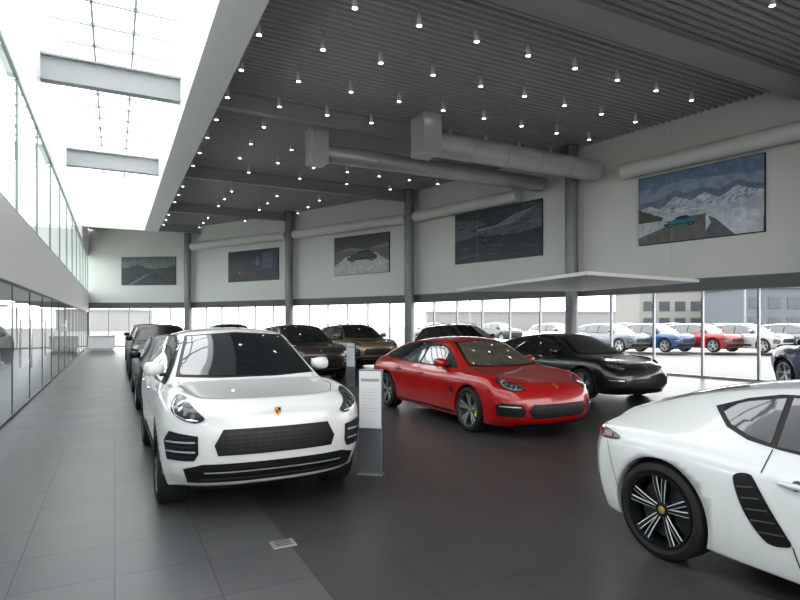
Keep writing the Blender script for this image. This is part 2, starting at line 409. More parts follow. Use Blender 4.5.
poster(229,279,250,281,(.045,.05,.08),
  [((.02,.02,.03),[(0,0),(1,0),(1,.35),(0,.3)]),
  ((.07,.05,.05),[(.05,.45),(.35,.5),(.35,.72),(.05,.75)]),
  ((.14,.15,.22),[(.55,.5),(.6,.85),(.65,.5)]),
  ((.10,.11,.16),[(.7,.4),(.7,.9),(.9,.9),(.9,.4)])]
  +flakes((.35,.3,.2),22,.05,.95,.4,.8,.012,.03,31)
  +picar(.4,.2,.36,1.1,(.12,.02,.02)),
 'night city print with a red car')
poster(122,176,257,285,(.18,.19,.20),
  [((.05,.06,.05),ridge([(0,.6),(.3,.72),(.6,.55),(1,.68)],.05,41,.3)),
  ((.05,.05,.055),[(0,0),(1,0),(1,.38),(0,.42)]),
  ((.16,.17,.16),[(.1,0),(.45,.36),(.5,.36),(.2,0)])]
  +picar(.58,.2,.38,1.1,(.04,.04,.045)),
 'grey print of a dark car on a country road')

# ---------------------------------------------------------------- cars
SUV=dict(R=.375,ax=1.405,archR=.415,ww=.27,yw=.805,cowl=7,wtop=4,
 st=[(-1.95,.26,.93,1.04,.88,.62,1.42,1.50),(-1.40,.24,.96,1.03,.90,.63,1.50,1.575),(-.80,.23,.94,1.01,.89,.64,1.54,1.62),(-.20,.22,.935,.99,.885,.64,1.56,1.64),
 (.25,.22,.935,.98,.88,.63,1.535,1.615),(.60,.22,.935,.985,.88,.685,1.36,1.43),(.95,.22,.935,1.0,.89,.75,1.165,1.205),(1.12,.22,.94,1.0,.90,.77,1.09,1.10),(1.40,.22,.96,1.01,.905,.80,1.105,1.06),(1.80,.25,.945,1.0,.885,.77,1.09,1.03)],
 nose=[(.28,2.19,.82),(.40,2.28,.88),(.60,2.32,.895),(.80,2.32,.90),(.95,2.28,.88),(1.02,2.14,.76)],nsw=.34,
 tail=[(.30,-2.28,.84),(.45,-2.40,.91),(.65,-2.43,.92),(.85,-2.41,.91),(1.02,-2.36,.86),(1.44,-2.06,.60)],tsw=.22)
SEDAN=dict(R=.345,ax=1.46,archR=.385,ww=.27,yw=.83,cowl=8,wtop=5,
 st=[(-2.15,.24,.92,.92,.84,.60,1.02,1.08),(-1.75,.22,.96,.93,.86,.57,1.17,1.22),(-1.30,.21,.97,.93,.87,.56,1.28,1.33),(-.70,.20,.955,.92,.865,.58,1.355,1.415),(-.10,.19,.95,.91,.86,.58,1.385,1.445),
 (.35,.19,.95,.90,.86,.58,1.34,1.405),(.75,.19,.95,.90,.87,.64,1.16,1.23),(1.10,.19,.955,.90,.88,.73,.99,1.03),(1.25,.19,.96,.90,.885,.76,.95,.95),(1.50,.19,.968,.90,.895,.78,.95,.905),(1.95,.19,.955,.87,.885,.76,.91,.845)],
 nose=[(.17,2.36,.85),(.30,2.47,.91),(.46,2.50,.92),(.62,2.47,.91),(.74,2.41,.87),(.805,2.26,.72)],nsw=.40,
 tail=[(.25,-2.40,.82),(.40,-2.50,.88),(.55,-2.54,.89),(.72,-2.53,.88),(.86,-2.49,.82),(.98,-2.40,.62)],tsw=.28)
COUPE=dict(R=.345,ax=1.26,archR=.380,ww=.27,yw=.765,cowl=8,wtop=5,
 st=[(-1.85,.22,.86,.88,.79,.60,.97,1.01),(-1.50,.20,.905,.90,.81,.56,1.08,1.13),(-1.15,.19,.915,.90,.82,.54,1.18,1.24),(-.65,.18,.89,.87,.80,.54,1.27,1.32),(-.15,.18,.87,.84,.79,.54,1.30,1.355),
 (.25,.18,.865,.82,.79,.54,1.25,1.31),(.6,.18,.865,.81,.80,.60,1.08,1.14),(.95,.18,.875,.80,.81,.68,.88,.92),(1.1,.18,.89,.79,.82,.70,.83,.83),(1.4,.18,.88,.76,.81,.68,.80,.75),(1.8,.18,.84,.68,.77,.6,.70,.66)],
 nose=[(.18,2.05,.74),(.28,2.15,.80),(.38,2.18,.81),(.48,2.16,.80),(.56,2.10,.76),(.62,1.98,.58)],nsw=.34,
 tail=[(.24,-2.05,.76),(.36,-2.14,.82),(.50,-2.17,.84),(.68,-2.17,.84),(.83,-2.14,.80),(.92,-2.03,.62)],tsw=.32)
FR=[0,.5,.84,1.0]
def half_ring(s):
    x,zb,wm,zbl,wbl,w6,z6,zt=s
    h=zbl-zb
    top=[]
    for t in reversed(FR):
        if zt>=z6: z=zt-(zt-z6)*t**2.6
        else: z=zt+(z6-zt)*{1.0:1,.84:.28,.5:.10,0:0}[t]
        top.append((x,w6*t,z))
    return [(x,wm*.95*t,zb) for t in FR]+[(x,wm*.985,zb+.18*h),(x,wm,zb+.48*h),(x,wm*.99,zb+.84*h),(x,wbl,zbl)]+top
SWF={0:0,.5:.09,.84:.42,1.0:1.0}
def end_cap(rows,sw,sgn):
    return [[(x-sgn*sw*SWF[t],w*t,z) for t in reversed(FR)] for (z,x,w) in rows]
def cap_ring(g):
    return list(reversed(g[0]))+[g[r][0] for r in(1,2,3,4)]+g[5]
def body_cage(T):
    gt=end_cap(T['tail'],T['tsw'],-1); gn=end_cap(T['nose'],T['nsw'],1)
    rings=[cap_ring(gt)]+[half_ring(s) for s in T['st']]+[cap_ring(gn)]
    NP=12
    bm=bmesh.new(); VR=[]
    cl=bm.edges.layers.float.new('crease_edge')
    def cr(a,b,c):
        e=bm.edges.get((a,b))
        if e: e[cl]=c
    for r in rings:
        pos=[bm.verts.new(p) for p in r]
        neg=[pos[i] if i in(0,NP-1) else bm.verts.new((r[i][0],-r[i][1],r[i][2])) for i in range(NP)]
        VR.append((pos,neg))
    for (p0,n0),(p1,n1) in zip(VR,VR[1:]):
        for i in range(NP-1):
            bm.faces.new((p0[i],p1[i],p1[i+1],p0[i+1])); bm.faces.new((n0[i],n0[i+1],n1[i+1],n1[i]))
    caps=[]
    for (g,(pos,neg)) in ((gt,VR[0]),(gn,VR[-1])):
        M=[]
        for r in range(6):
            if r==0: row=[neg[3],neg[2],neg[1],pos[0],pos[1],pos[2],pos[3]]
            elif r==5: row=[neg[8],neg[9],neg[10],pos[11],pos[10],pos[9],pos[8]]
            else:
                q=g[r]; c=bm.verts.new(q[3])
                p_=[bm.verts.new(q[2]),bm.verts.new(q[1])]
                n_=[bm.verts.new((a[0],-a[1],a[2])) for a in(q[1],q[2])]
                row=[neg[r+3],n_[0],n_[1],c,p_[0],p_[1],pos[r+3]]
            M.append(row)
        for r in range(5):
            for q in range(6):
                bm.faces.new((M[r][q],M[r][q+1],M[r+1][q+1],M[r+1][q]))
        caps.append(M)
    cw=T['cowl']+1; wt=T['wtop']+1
    for k in range(len(VR)-1):
        for side in(0,1):
            a,b=VR[k][side],VR[k+1][side]
            cr(a[3],b[3],.6); cr(a[7],b[7],.5 if k<cw else .3)
            cr(a[8],b[8],.35 if 1<=k<cw else .2)
            cr(a[6],b[6],.15)
            if k>=cw: cr(a[9],b[9],.55); cr(a[10],b[10],.35)
    for side in (0,1):
        for i in range(8,11):
            cr(VR[cw][side][i],VR[cw][side][i+1],.7); cr(VR[wt][side][i],VR[wt][side][i+1],.3)
    for M,cs in((caps[1],{0:.6,1:.3,4:.3,5:.5}),(caps[0],{0:.6,3:.3,4:.4,5:.4})):
        for r,c in cs.items():
            for q in range(6): cr(M[r][q],M[r][q+1],c)
    bmesh.ops.recalc_face_normals(bm,faces=bm.faces)
    return bm
def subdivided(bm,lev):
    me=bpy.data.meshes.new('tmp'); bm.to_mesh(me); bm.free()
    o=bpy.data.objects.new('tmp',me); COL.objects.link(o)
    m=o.modifiers.new('s','SUBSURF'); m.levels=lev; m.render_levels=lev
    dg=bpy.context.evaluated_depsgraph_get(); dg.update()
    e=o.evaluated_get(dg); out=bpy.data.meshes.new_from_object(e)
    bpy.data.objects.remove(o); bpy.data.meshes.remove(me)
    return out
def smooth_poly(pts,n=5):
    out=[];N=len(pts)
    for i in range(N):
        p0,p1,p2,p3=[Vector(pts[(i+k)%N]) for k in(-1,0,1,2)]
        for s in range(n):
            t=s/n
            q=.5*((2*p1)+(p2-p0)*t+(2*p0-5*p1+4*p2-p3)*t*t+(3*p1-p0-3*p2+p3)*t*t*t)
            out.append((q.x,q.y))
    return out
def fr_side(s): return lambda u,v:(Vector((u,s*3,v)),Vector((0,-s,0)))
def fr_front(s=1): return lambda u,v:(Vector((4,s*u,v)),Vector((-1,0,0)))
def fr_rear(s=1): return lambda u,v:(Vector((-4,s*u,v)),Vector((1,0,0)))
def fr_top(s=1): return lambda u,v:(Vector((u,s*v,3)),Vector((0,0,-1)))
def hit(frame,bvh,u,v):
    o,d=frame(u,v); h,nr,_,_=bvh.ray_cast(o,d)
    if h is None: h,nr,_,_=bvh.find_nearest(o+d*2.5)
    if nr.dot(d)>0: nr=-nr
    return h,nr,d
def patch(name,poly,frame,bvh,off,mt,parent,step=.04,rnd=False,label=None):
    if rnd: poly=smooth_poly(poly)
    bm=bmesh.new(); vs=[bm.verts.new((p[0],p[1],0)) for p in poly]; bm.faces.new(vs)
    bmesh.ops.triangulate(bm,faces=bm.faces[:])
    us=[p[0] for p in poly]; ws=[p[1] for p in poly]
    for ax,lo,hi in((0,min(us),max(us)),(1,min(ws),max(ws))):
        n=int((hi-lo)/step)
        for i in range(1,n+1):
            c=lo+(hi-lo)*i/(n+1); co_=[0,0,0]; co_[ax]=c; no=[0,0,0]; no[ax]=1
            bmesh.ops.bisect_plane(bm,geom=bm.verts[:]+bm.edges[:]+bm.faces[:],plane_co=co_,plane_no=no)
    dr=None
    for vt in bm.verts:
        h,nr,dr=hit(frame,bvh,vt.co.x,vt.co.y)
        vt.co=h+nr*off
    bm.normal_update()
    for fc in bm.faces:
        if fc.normal.dot(dr)>0: fc.normal_flip()
        fc.smooth=True
    me=bpy.data.meshes.new(name); bm.to_mesh(me); bm.free()
    return new_obj(name,me,parent=parent,mats=mt,label=label)
def strip(name,pts,width,frame,bvh,off,mt,parent):
    P=[Vector(p) for p in pts]; R=[]
    for a,b in zip(P,P[1:]):
        n=max(1,int((b-a).length/.05))
        for i in range(n): R.append(a.lerp(b,i/n))
    R.append(P[-1]); v=[];f=[]
    for i,p in enumerate(R):
        t=(R[min(i+1,len(R)-1)]-R[max(i-1,0)]).normalized(); nn=Vector((-t.y,t.x))*width/2
        for q in(p+nn,p-nn):
            h,nr,_=hit(frame,bvh,q.x,q.y)
            v.append(tuple(h+nr*off))
        if i: f.append((2*i-2,2*i-1,2*i+1,2*i))
    return new_obj(name,mesh_from(name,v,f),parent=parent,mats=mt,smooth=True)

WCACHE={}
def wheel_data(R,w,style,rimm,calm,edge=None):
    key=(R,w,style,rimm.name,calm.name,bool(edge))
    if key in WCACHE: return WCACHE[key]
    rr=R*.75 if style!='suv' else R*.73
    h=w/2
    tire=lathe('tire',[(rr,-h*.8),(rr+.02,-h*.97),(R-.05,-h),(R-.012,-h*.86),(R,-h*.6),(R,h*.6),(R-.012,h*.86),(R-.05,h),(rr+.02,h*.97),(rr,h*.8)],48)
    tire.materials.append(RUBBER)
    bm=bmesh.new()
    lathe('',[(rr+.008,h*.82),(rr+.004,h*.93),(rr-.012,h*.93),(rr-.02,h*.7),(rr-.035,-h*.8),(rr,-h*.82)],48,False,'y',bm,mi=0)
    lathe('',[(0,h*.62),(.035,h*.64),(.065,h*.55),(.07,h*.3),(.07,h*.1),(0,h*.1)],24,False,'y',bm)
    ang=[]
    if style=='twin':
        for k in range(5):
            for s in(-1,1): ang.append((2*math.pi*k/5+math.pi/2,s*.17,s*.165))
        w0,w1=.013,.021
    else:
        for k in range(5):
            for s in(-1,1): ang.append((2*math.pi*k/5+math.pi/2,s*.14,s*.2))
        w0,w1=.018,.018
    for a,o0,o1 in ang:
        rings=[]
        for t in(0,.35,.7,1):
            r=.05+(rr-.012-.05)*t; aa=a+o0+(o1-o0)*t; yy=h*(.60+.05*math.sin(t*3)+.22*t); ww=w0+(w1-w0)*t
            c=Vector((math.cos(aa)*r,0,math.sin(aa)*r)); tn=Vector((-math.sin(aa),0,math.cos(aa)))
            fr_=.62 if edge else .8
            rings.append([bm.verts.new(c+tn*ww+Vector((0,yy-.003,0))),bm.verts.new(c+tn*ww*fr_+Vector((0,yy,0))),bm.verts.new(c-tn*ww*fr_+Vector((0,yy,0))),bm.verts.new(c-tn*ww+Vector((0,yy-.003,0))),bm.verts.new(c-tn*ww*.8+Vector((0,yy-.05,0))),bm.verts.new(c+tn*ww*.8+Vector((0,yy-.05,0)))])
        for A,B in zip(rings,rings[1:]):
            for i in range(6):
                fc=bm.faces.new((A[i],A[(i+1)%6],B[(i+1)%6],B[i]))
                if edge and i in(0,2): fc.material_index=1
    bmesh.ops.recalc_face_normals(bm,faces=bm.faces)
    rim=bpy.data.meshes.new('rim'); bm.to_mesh(rim); bm.free(); rim.materials.append(rimm); sharp(rim)
    rim.materials.append(edge or rimm)
    disc=lathe('disc',[(0,.0),(rr*.80,.0),(rr*.80,.025),(.06,.025),(.06,.05),(0,.05)],36); disc.materials.append(mat('brake_steel',(.12,.12,.125),.4,.6))
    bm=bmesh.new(); ring=[]
    for i in range(9):
        a=math.radians(-34+68*i/8)+math.pi
        ring.append([bm.verts.new((math.cos(a)*r,y_,math.sin(a)*r)) for r,y_ in((rr*.48,-.02),(rr*.90,-.02),(rr*.90,.06),(rr*.82,.07),(rr*.48,.07))])
    for A,B in zip(ring,ring[1:]):
        for i in range(5): bm.faces.new((A[i],A[(i+1)%5],B[(i+1)%5],B[i]))
    bm.faces.new(ring[0]); bm.faces.new(list(reversed(ring[-1])))
    bmesh.ops.recalc_face_normals(bm,faces=bm.faces)
    cal=bpy.data.meshes.new('caliper'); bm.to_mesh(cal); bm.free(); cal.materials.append(calm)
    cap=lathe('cap',[(0,h*.66),(.022,h*.66),(.03,h*.63),(.03,h*.58)],16,False); cap.materials.append(GOLD)
    WCACHE[key]=(tire,rim,disc,cal,cap); return WCACHE[key]

def paint(name,col,metal=0.,rough=.28,coat=1.0,spec=.5):
    return mat('paint_'+name,col,rough,metal,coat,spec=spec)

def car(kind,color,loc,head,label,cat='car',lev=3,rimm=None,calm=None,style='twin',edge=None,wind=None,group=None,name='car',rails=False,glass=None):
    CG=glass or CARGL
    wind=wind or CG
    T={'suv':SUV,'sedan':SEDAN,'coupe':COUPE}[kind]
    root=new_obj(name,None,label=label,category=cat,group=group)
    me=subdivided(body_cage(T),lev)
    bm=bmesh.new(); bm.from_mesh(me); bvh=BVHTree.FromBMesh(bm)
    for sx in(-1,1):
        cx=sx*T['ax']; cz=T['R']; AR=T['archR']
        tol=.05 if lev>=3 else .09
        dele=[fc for fc in bm.faces if abs(fc.calc_center_median().y)>.52 and math.hypot(fc.calc_center_median().x-cx,fc.calc_center_median().z-cz)<AR]
        bmesh.ops.delete(bm,geom=dele,context='FACES')
        for vt in bm.verts:
            if vt.is_boundary and abs(vt.co.y)>.6:
                dx,dz=vt.co.x-cx,vt.co.z-cz; r=math.hypot(dx,dz)
                if abs(r-AR)<tol*1.6: vt.co.x=cx+dx/r*AR; vt.co.z=cz+dz/r*AR
        be=[e for e in bm.edges if e.is_boundary and abs(e.verts[0].co.x-cx)<AR+.1 and min(abs(e.verts[0].co.y),abs(e.verts[1].co.y))>.6 and min(e.verts[0].co.z,e.verts[1].co.z)>.16]
        ex=bmesh.ops.extrude_edge_only(bm,edges=be)
        nv=[g for g in ex['geom'] if isinstance(g,bmesh.types.BMVert)]
        for g in nv: g.co.y=.5*(1 if g.co.y>0 else -1)
        for g in ex['geom']:
            if isinstance(g,bmesh.types.BMFace): g.material_index=1
    for fc in bm.faces:
        fc.smooth=(fc.material_index==0)
        c=fc.calc_center_median()
        if fc.material_index==0 and fc.normal.z<-.8 and c.z<.4: fc.material_index=1
    bm.to_mesh(me); bm.free(); me.materials.clear(); me.materials.append(color); me.materials.append(BLACK)
    new_obj('body',me,parent=root)
    hi=lev>=3
    L0=T['tail'][2][1]+.45; L1=T['nose'][2][1]-.45
    new_obj('underbody',boxes_mesh('ub',[(L0,L1,-.52,.52,.2,T['R']+.28)],.03),parent=root,mats=BLACK)
    S=(1,-1)
    st=.045 if hi else .12
    def sidep(nm,poly,off,mt,**k):
        for s in S: patch(nm,poly,fr_side(s),bvh,off,mt,root,step=st,**k)
    def frontp(nm,poly,off,mt,both=False,**k):
        for s in (S if both else (1,)): patch(nm,poly,fr_front(s),bvh,off,mt,root,step=st,**k)
    if kind=='suv':
        sidep('window_trim',[(1.03,1.07),(.78,1.25),(.40,1.475),(.0,1.545),(-.6,1.54),(-1.2,1.50),(-1.7,1.40),(-1.95,1.27),(-1.85,1.15),(-.9,1.07),(0,1.035)],.003,BLACK)
        sidep('side_window',[(.72,1.07),(.70,1.235),(.38,1.445),(.0,1.515),(-.20,1.518),(-.22,1.08)],.007,CG)
        sidep('side_window',[(-.28,1.08),(-.27,1.518),(-.8,1.51),(-1.08,1.485),(-1.14,1.12)],.007,CG)
        sidep('side_window',[(-1.20,1.13),(-1.14,1.475),(-1.6,1.39),(-1.84,1.26),(-1.78,1.18)],.007,CG)
        frontp('windshield_trim',[(-.73,1.135),(-.3,1.115),(.3,1.115),(.73,1.135),(.64,1.36),(.56,1.545),(0,1.58),(-.56,1.545),(-.64,1.36)],.003,BLACK)
        frontp('windshield',[(-.69,1.155),(-.3,1.135),(.3,1.135),(.69,1.155),(.605,1.36),(.53,1.53),(0,1.565),(-.53,1.53),(-.605,1.36)],.007,wind)
        patch('rear_window',[(-.62,1.10),(.62,1.10),(.5,1.36),(-.5,1.36)],fr_rear(),bvh,.006,CG,root,step=st)
        for s in S:
            fr=hl_frame(T,46,s,.68)
            hl=patch('headlight',[(-.19,.865),(-.185,.895),(-.10,.95),(.03,1.00),(.17,1.045),(.225,1.045),(.20,.99),(.10,.915),(-.03,.865),(-.13,.845)],fr,bvh,.008,LAMPB,root,step=.03,rnd=True)
            for du,dv in((-.10,-.0),(-.03,.02),(.04,.05),(.10,.085)):
                patch('lamp',circ(du,.90+dv,.019),fr,bvh,.013,LAMPI,hl,step=.05)
            if hi: strip('lamp_strip',[(-.15,.865),(-.04,.875),(.07,.91),(.15,.965),(.20,1.02)],.008,fr,bvh,.014,LED,hl)
            patch('tail_light',[(-.22,.90),(-.2,1.0),(.15,1.02),(.2,.95),(.1,.88)],hl_frame(T,140,s,.62,True),bvh,.008,TAIL,root,step=.04,rnd=True)
        g=patch('grille',[(-.50,.57),(.50,.57),(.53,.66),(.46,.79),(-.46,.79),(-.53,.66)],fr_front(),bvh,.010,BLACK,root,step=.05)
        if hi:
            for z in(.61,.645,.68,.715,.75):
                strip('grille_slat',[(-.45,z),(.45,z)],.006,fr_front(),bvh,.016,SLAT,g)
            for x in range(-5,6):
                strip('grille_slat',[(x*.08,.585),(x*.08,.78)],.005,fr_front(),bvh,.018,SLAT,g)
        lg=patch('lower_grille',[(-.72,.33),(.72,.33),(.76,.46),(.62,.50),(-.62,.50),(-.76,.46)],fr_front(),bvh,.010,BLACK,root,step=.05)
        if hi:
            strip('grille_slat',[(-.60,.43),(.60,.43)],.012,fr_front(),bvh,.022,mat('slat_grey',(.30,.31,.32),.3),lg)
            strip('grille_slat',[(-.62,.375),(.62,.375)],.010,fr_front(),bvh,.022,SLAT,lg)
        for s in S:
            fr=hl_frame(T,38,s,.66)
            a=patch('air_intake',[(-.11,.53),(-.15,.59),(-.15,.74),(.13,.775),(.20,.69),(.17,.53)],fr,bvh,.010,BLACK,root,step=.04)
            for z in(.57,.61,.65,.69,.73):
                strip('intake_slat',[(-.13,z),(.16,z)],.016 if z in(.61,.69) else .007,fr,bvh,.022,LED if z in(.61,.69) else SLAT,a)
        if hi:
            frontp('front_splitter',[(-.66,.285),(.66,.285),(.68,.31),(-.68,.31)],.025,BLACK)
            for s in S:
                strip('hood_seam',[(1.06,.70),(1.3,.72),(1.7,.70),(1.95,.60),(2.05,.42)],.006,fr_top(s),bvh,.003,SLAT,root)
            strip('hood_seam',[(2.05,-.42),(2.09,0),(2.05,.42)],.006,fr_top(),bvh,.003,SLAT,root)
        ez=.915
        doors=[[(.92,1.0),(.86,.45),(.80,.33)],[(-.25,1.06),(-.24,.35)],[(-1.15,1.1),(-1.12,.8),(-.95,.45),(-.88,.35)]]
        handles=[(-.08,.93),(-.98,.94)]
        mir=(.72,.81,1.19)
        sidep('side_blade',[(.80,.36),(-.85,.36),(-.85,.46),(.80,.46)],.006,BLACK)
    elif kind=='sedan':
        sidep('window_trim',[(.98,.945),(.70,1.10),(.42,1.245),(.1,1.335),(-.3,1.36),(-.9,1.31),(-1.4,1.21),(-1.78,1.07),(-1.72,1.00),(-1.0,.955),(0,.935)],.003,BLACK)
        sidep('side_window',[(.70,.955),(.68,1.085),(.40,1.225),(.1,1.31),(-.18,1.33),(-.22,.955)],.007,CG)
        sidep('side_window',[(-.28,.958),(-.26,1.33),(-.6,1.32),(-1.0,1.265),(-1.08,.985)],.007,CG)
        sidep('side_window',[(-1.13,.99),(-1.08,1.25),(-1.4,1.18),(-1.68,1.07),(-1.64,1.02)],.007,CG)
        frontp('windshield_trim',[(-.71,.985),(-.3,.965),(.3,.965),(.71,.985),(.60,1.17),(.50,1.345),(0,1.375),(-.50,1.345),(-.60,1.17)],.003,BLACK)
        frontp('windshield',[(-.67,1.00),(-.3,.98),(.3,.98),(.67,1.00),(.565,1.17),(.47,1.33),(0,1.36),(-.47,1.33),(-.565,1.17)],.007,wind)
        patch('rear_window',[(-.5,1.07),(.5,1.07),(.44,1.28),(-.44,1.28)],fr_rear(),bvh,.006,CG,root,step=st)
        for s in S:
            fr=hl_frame(T,44,s,.66)
            hl=patch('headlight',[(-.22,.705),(-.20,.74),(-.08,.785),(.07,.825),(.20,.865),(.235,.86),(.19,.80),(.08,.735),(-.07,.695)],fr,bvh,.008,LAMPB,root,step=.03,rnd=True)
            for du,dv in((-.10,-.01),(-.03,.005),(.05,.03),(.12,.065)):
                patch('lamp',circ(du,.745+dv,.021),fr,bvh,.013,LAMPI,hl,step=.05)
            if hi: strip('lamp_strip',[(-.17,.715),(-.05,.712),(.08,.75),(.18,.815)],.009,fr,bvh,.014,LED,hl)
            a=patch('air_intake',[(-.22,.34),(-.25,.43),(-.20,.51),(.10,.535),(.20,.49),(.16,.34)],fr,bvh,.010,BLACK,root,step=.04)
            strip('running_light',[(-.18,.475),(.13,.485)],.016,fr,bvh,.02,LED,a)
            patch('tail_light',[(-.22,.74),(-.2,.82),(.15,.84),(.2,.78),(.1,.72)],hl_frame(T,140,s,.60,True),bvh,.008,TAIL,root,step=.04,rnd=True)
        g=patch('grille',[(-.46,.31),(.46,.31),(.54,.42),(.47,.51),(-.47,.51),(-.54,.42)],fr_front(),bvh,.010,BLACK,root,step=.05)
        if hi:
            for z in(.35,.39,.43,.47): strip('grille_slat',[(-.43,z),(.43,z)],.007,fr_front(),bvh,.018,SLAT,g)
            for s in S: strip('hood_seam',[(1.25,.66),(1.5,.66),(1.95,.58),(2.22,.40)],.006,fr_top(s),bvh,.003,BLACK,root)
            frontp('front_splitter',[(-.66,.195),(.66,.195),(.68,.235),(-.68,.235)],.02,BLACK)
        ez=.75
        doors=[[(.88,.90),(.86,.5),(.80,.27)],[(-.25,.93),(-.27,.28)],[(-1.08,.97),(-1.10,.75),(-.98,.42),(-.92,.28)]]
        handles=[(-.08,.80),(-.95,.82)]
        mir=(.62,.84,1.0)
        sidep('sill_trim',[(1.0,.235),(-1.0,.235),(-1.0,.27),(1.0,.27)],.006,BLACK)
        for s in S: 
            patch('fender_vent',[(1.06,.57),(1.02,.66),(.92,.66),(.94,.57)],fr_side(s),bvh,.008,BLACK,root)
    else:
        sidep('window_trim',[(.80,.87),(.55,1.03),(.32,1.15),(.05,1.23),(-.3,1.255),(-.6,1.235),(-.80,1.19),(-1.0,1.115),(-.86,1.0),(-.7,.945),(-.5,.92),(0,.89)],.003,BLACK,rnd=False)
        sidep('side_window',[(.60,.90),(.50,1.02),(.30,1.13),(.05,1.205),(-.3,1.23),(-.52,1.22),(-.52,.935)],.007,CG)
        sidep('side_window',[(-.56,.945),(-.56,1.215),(-.78,1.17),(-.95,1.11),(-.84,1.02),(-.7,.97)],.007,CG)
        frontp('windshield',[(-.62,.89),(-.3,.86),(.3,.86),(.62,.89),(.52,1.06),(.42,1.22),(0,1.25),(-.42,1.22),(-.52,1.06)],.007,wind)
        patch('rear_window',[(-.50,1.08),(.50,1.08),(.42,1.25),(-.42,1.25)],fr_rear(),bvh,.006,CG,root,step=st)
        for s in S:
            t=patch('tail_light',[(-1.62,.80),(-1.68,.83),(-1.82,.85),(-2.0,.845),(-2.02,.795),(-1.87,.775),(-1.70,.78)],fr_side(s),bvh,.008,mat('tail_dark',(.03,.006,.006),.08,0,1),root,step=.03,rnd=True)
            strip('tail_bar',[(-1.70,.805),(-1.98,.815)],.020,fr_side(s),bvh,.014,TAIL,t)
            patch('headlight',[(-.16,.55),(-.10,.64),(.04,.69),(.14,.67),(.14,.58),(.02,.53)],hl_frame(T,48,s,.58),bvh,.008,LAMPB,root,step=.03,rnd=True)
            a=patch('side_air_intake',[(-.715,.71),(-.69,.75),(-.63,.76),(-.59,.735),(-.50,.60),(-.405,.46),(-.375,.41),(-.41,.385),(-.50,.375),(-.58,.44),(-.66,.56)],fr_side(s),bvh,.006,BLACK,root,step=.03,rnd=True)
            for i,(x0,x1) in enumerate(((-.56,-.41),(-.60,-.46),(-.63,-.50),(-.66,-.55),(-.69,-.59))):
                z=.44+.06*i
                strip('intake_slat',[(x0,z-.01),(x1,z+.01)],.009,fr_side(s),bvh,.012,mat('slat_mid',(.11,.11,.115),.3),a)
            strip('bumper_seam',[(-1.62,.42),(-1.70,.62),(-1.75,.76)],.005,fr_side(s),bvh,.003,SLAT,root)
            strip('rear_hatch_seam',[(-.75,.50),(-1.3,.53),(-1.95,.60)],.005,fr_top(s),bvh,.003,SLAT,root)
        patch('grille',[(-.5,.24),(.5,.24),(.5,.36),(-.5,.36)],fr_front(),bvh,.010,BLACK,root)
        ez=.58
        doors=[[(.72,.84),(.74,.5),(.70,.26)],[(-.54,.92),(-.56,.78)],[(-.37,.40),(-.33,.26)],[(.70,.26),(-.33,.26)]]
        handles=[(-.36,.75)]
        mir=(.52,.80,.95)
    if hi:
        for s in S:
            for d in doors: strip('door_seam',d,.007,fr_side(s),bvh,.0035,BLACK,root)
        c=patch('crest',[(-.028,ez+.03),(.028,ez+.03),(.03,ez),(.0,ez-.045),(-.03,ez)],fr_front(),bvh,.008,GOLD,root)
        patch('crest_field',[(-.022,ez+.008),(-.002,ez+.008),(-.002,ez-.025),(-.018,ez-.008)],fr_front(),bvh,.011,CRED,c)
        patch('crest_field',[(.022,ez+.026),(.002,ez+.026),(.002,ez+.008),(.023,ez+.008)],fr_front(),bvh,.011,BLACK,c)
        for s in S:
            for hx,hz in handles:
                h,nr,_=hit(fr_side(s),bvh,hx,hz)
                bmh=bmesh.new(); bmesh.ops.create_uvsphere(bmh,u_segments=16,v_segments=8,radius=1)
                for vt in bmh.verts:
                    vt.co=Vector((vt.co.x*.105,vt.co.y*.022,vt.co.z*.018))
                bmh.transform(Matrix.Translation(h+Vector((0,s*.02,0))))
                m_=bpy.data.meshes.new('dh'); bmh.to_mesh(m_); bmh.free(); new_obj('door_handle',m_,parent=root,mats=color,smooth=True)
                patch('handle_recess',circ(hx,hz,.03),fr_side(s),bvh,.003,SLAT,root)
    for s in S:
        mx,my,mz=mir
        bmm=bmesh.new(); bmesh.ops.create_cube(bmm,size=1)
        bmesh.ops.subdivide_edges(bmm,edges=bmm.edges[:],cuts=3,use_grid_fill=True)
        for vt in bmm.verts:
            p=vt.co*2; q=Vector((p.x*math.sqrt(max(0,1-p.y**2/2-p.z**2/2+p.y**2*p.z**2/3)),p.y*math.sqrt(max(0,1-p.x**2/2-p.z**2/2+p.x**2*p.z**2/3)),p.z*math.sqrt(max(0,1-p.x**2/2-p.y**2/2+p.x**2*p.y**2/3))))
            q=q.lerp(p*.8,.35)
            q.x=max(q.x,-.55)
            q.y*=1.0-.12*(q.x<0)
            vt.co=Vector((q.x*.10,q.y*.115,q.z*.078*(1+.12*q.y*s)))
        bmm.transform(Matrix.Translation((mx,s*(my+.10),mz+.02)))
        for fc in bmm.faces: fc.smooth=True
        m_=bpy.data.meshes.new('mirror'); bmm.to_mesh(m_); bmm.free()
        mo=new_obj('side_mirror',m_,parent=root,mats=color)
        new_obj('mirror_arm',boxes_mesh('arm',[(mx-.04,mx+.04,min(s*(my-.13),s*(my+.05)),max(s*(my-.13),s*(my+.05)),mz-.065,mz-.03)],.008),parent=mo,mats=BLACK)
        if hi: new_obj('mirror_glass',boxes_mesh('mg',[(mx-.065,mx-.058,s*(my+.10)-.085,s*(my+.10)+.085,mz-.035,mz+.075)],.002),parent=mo,mats=CHROME)
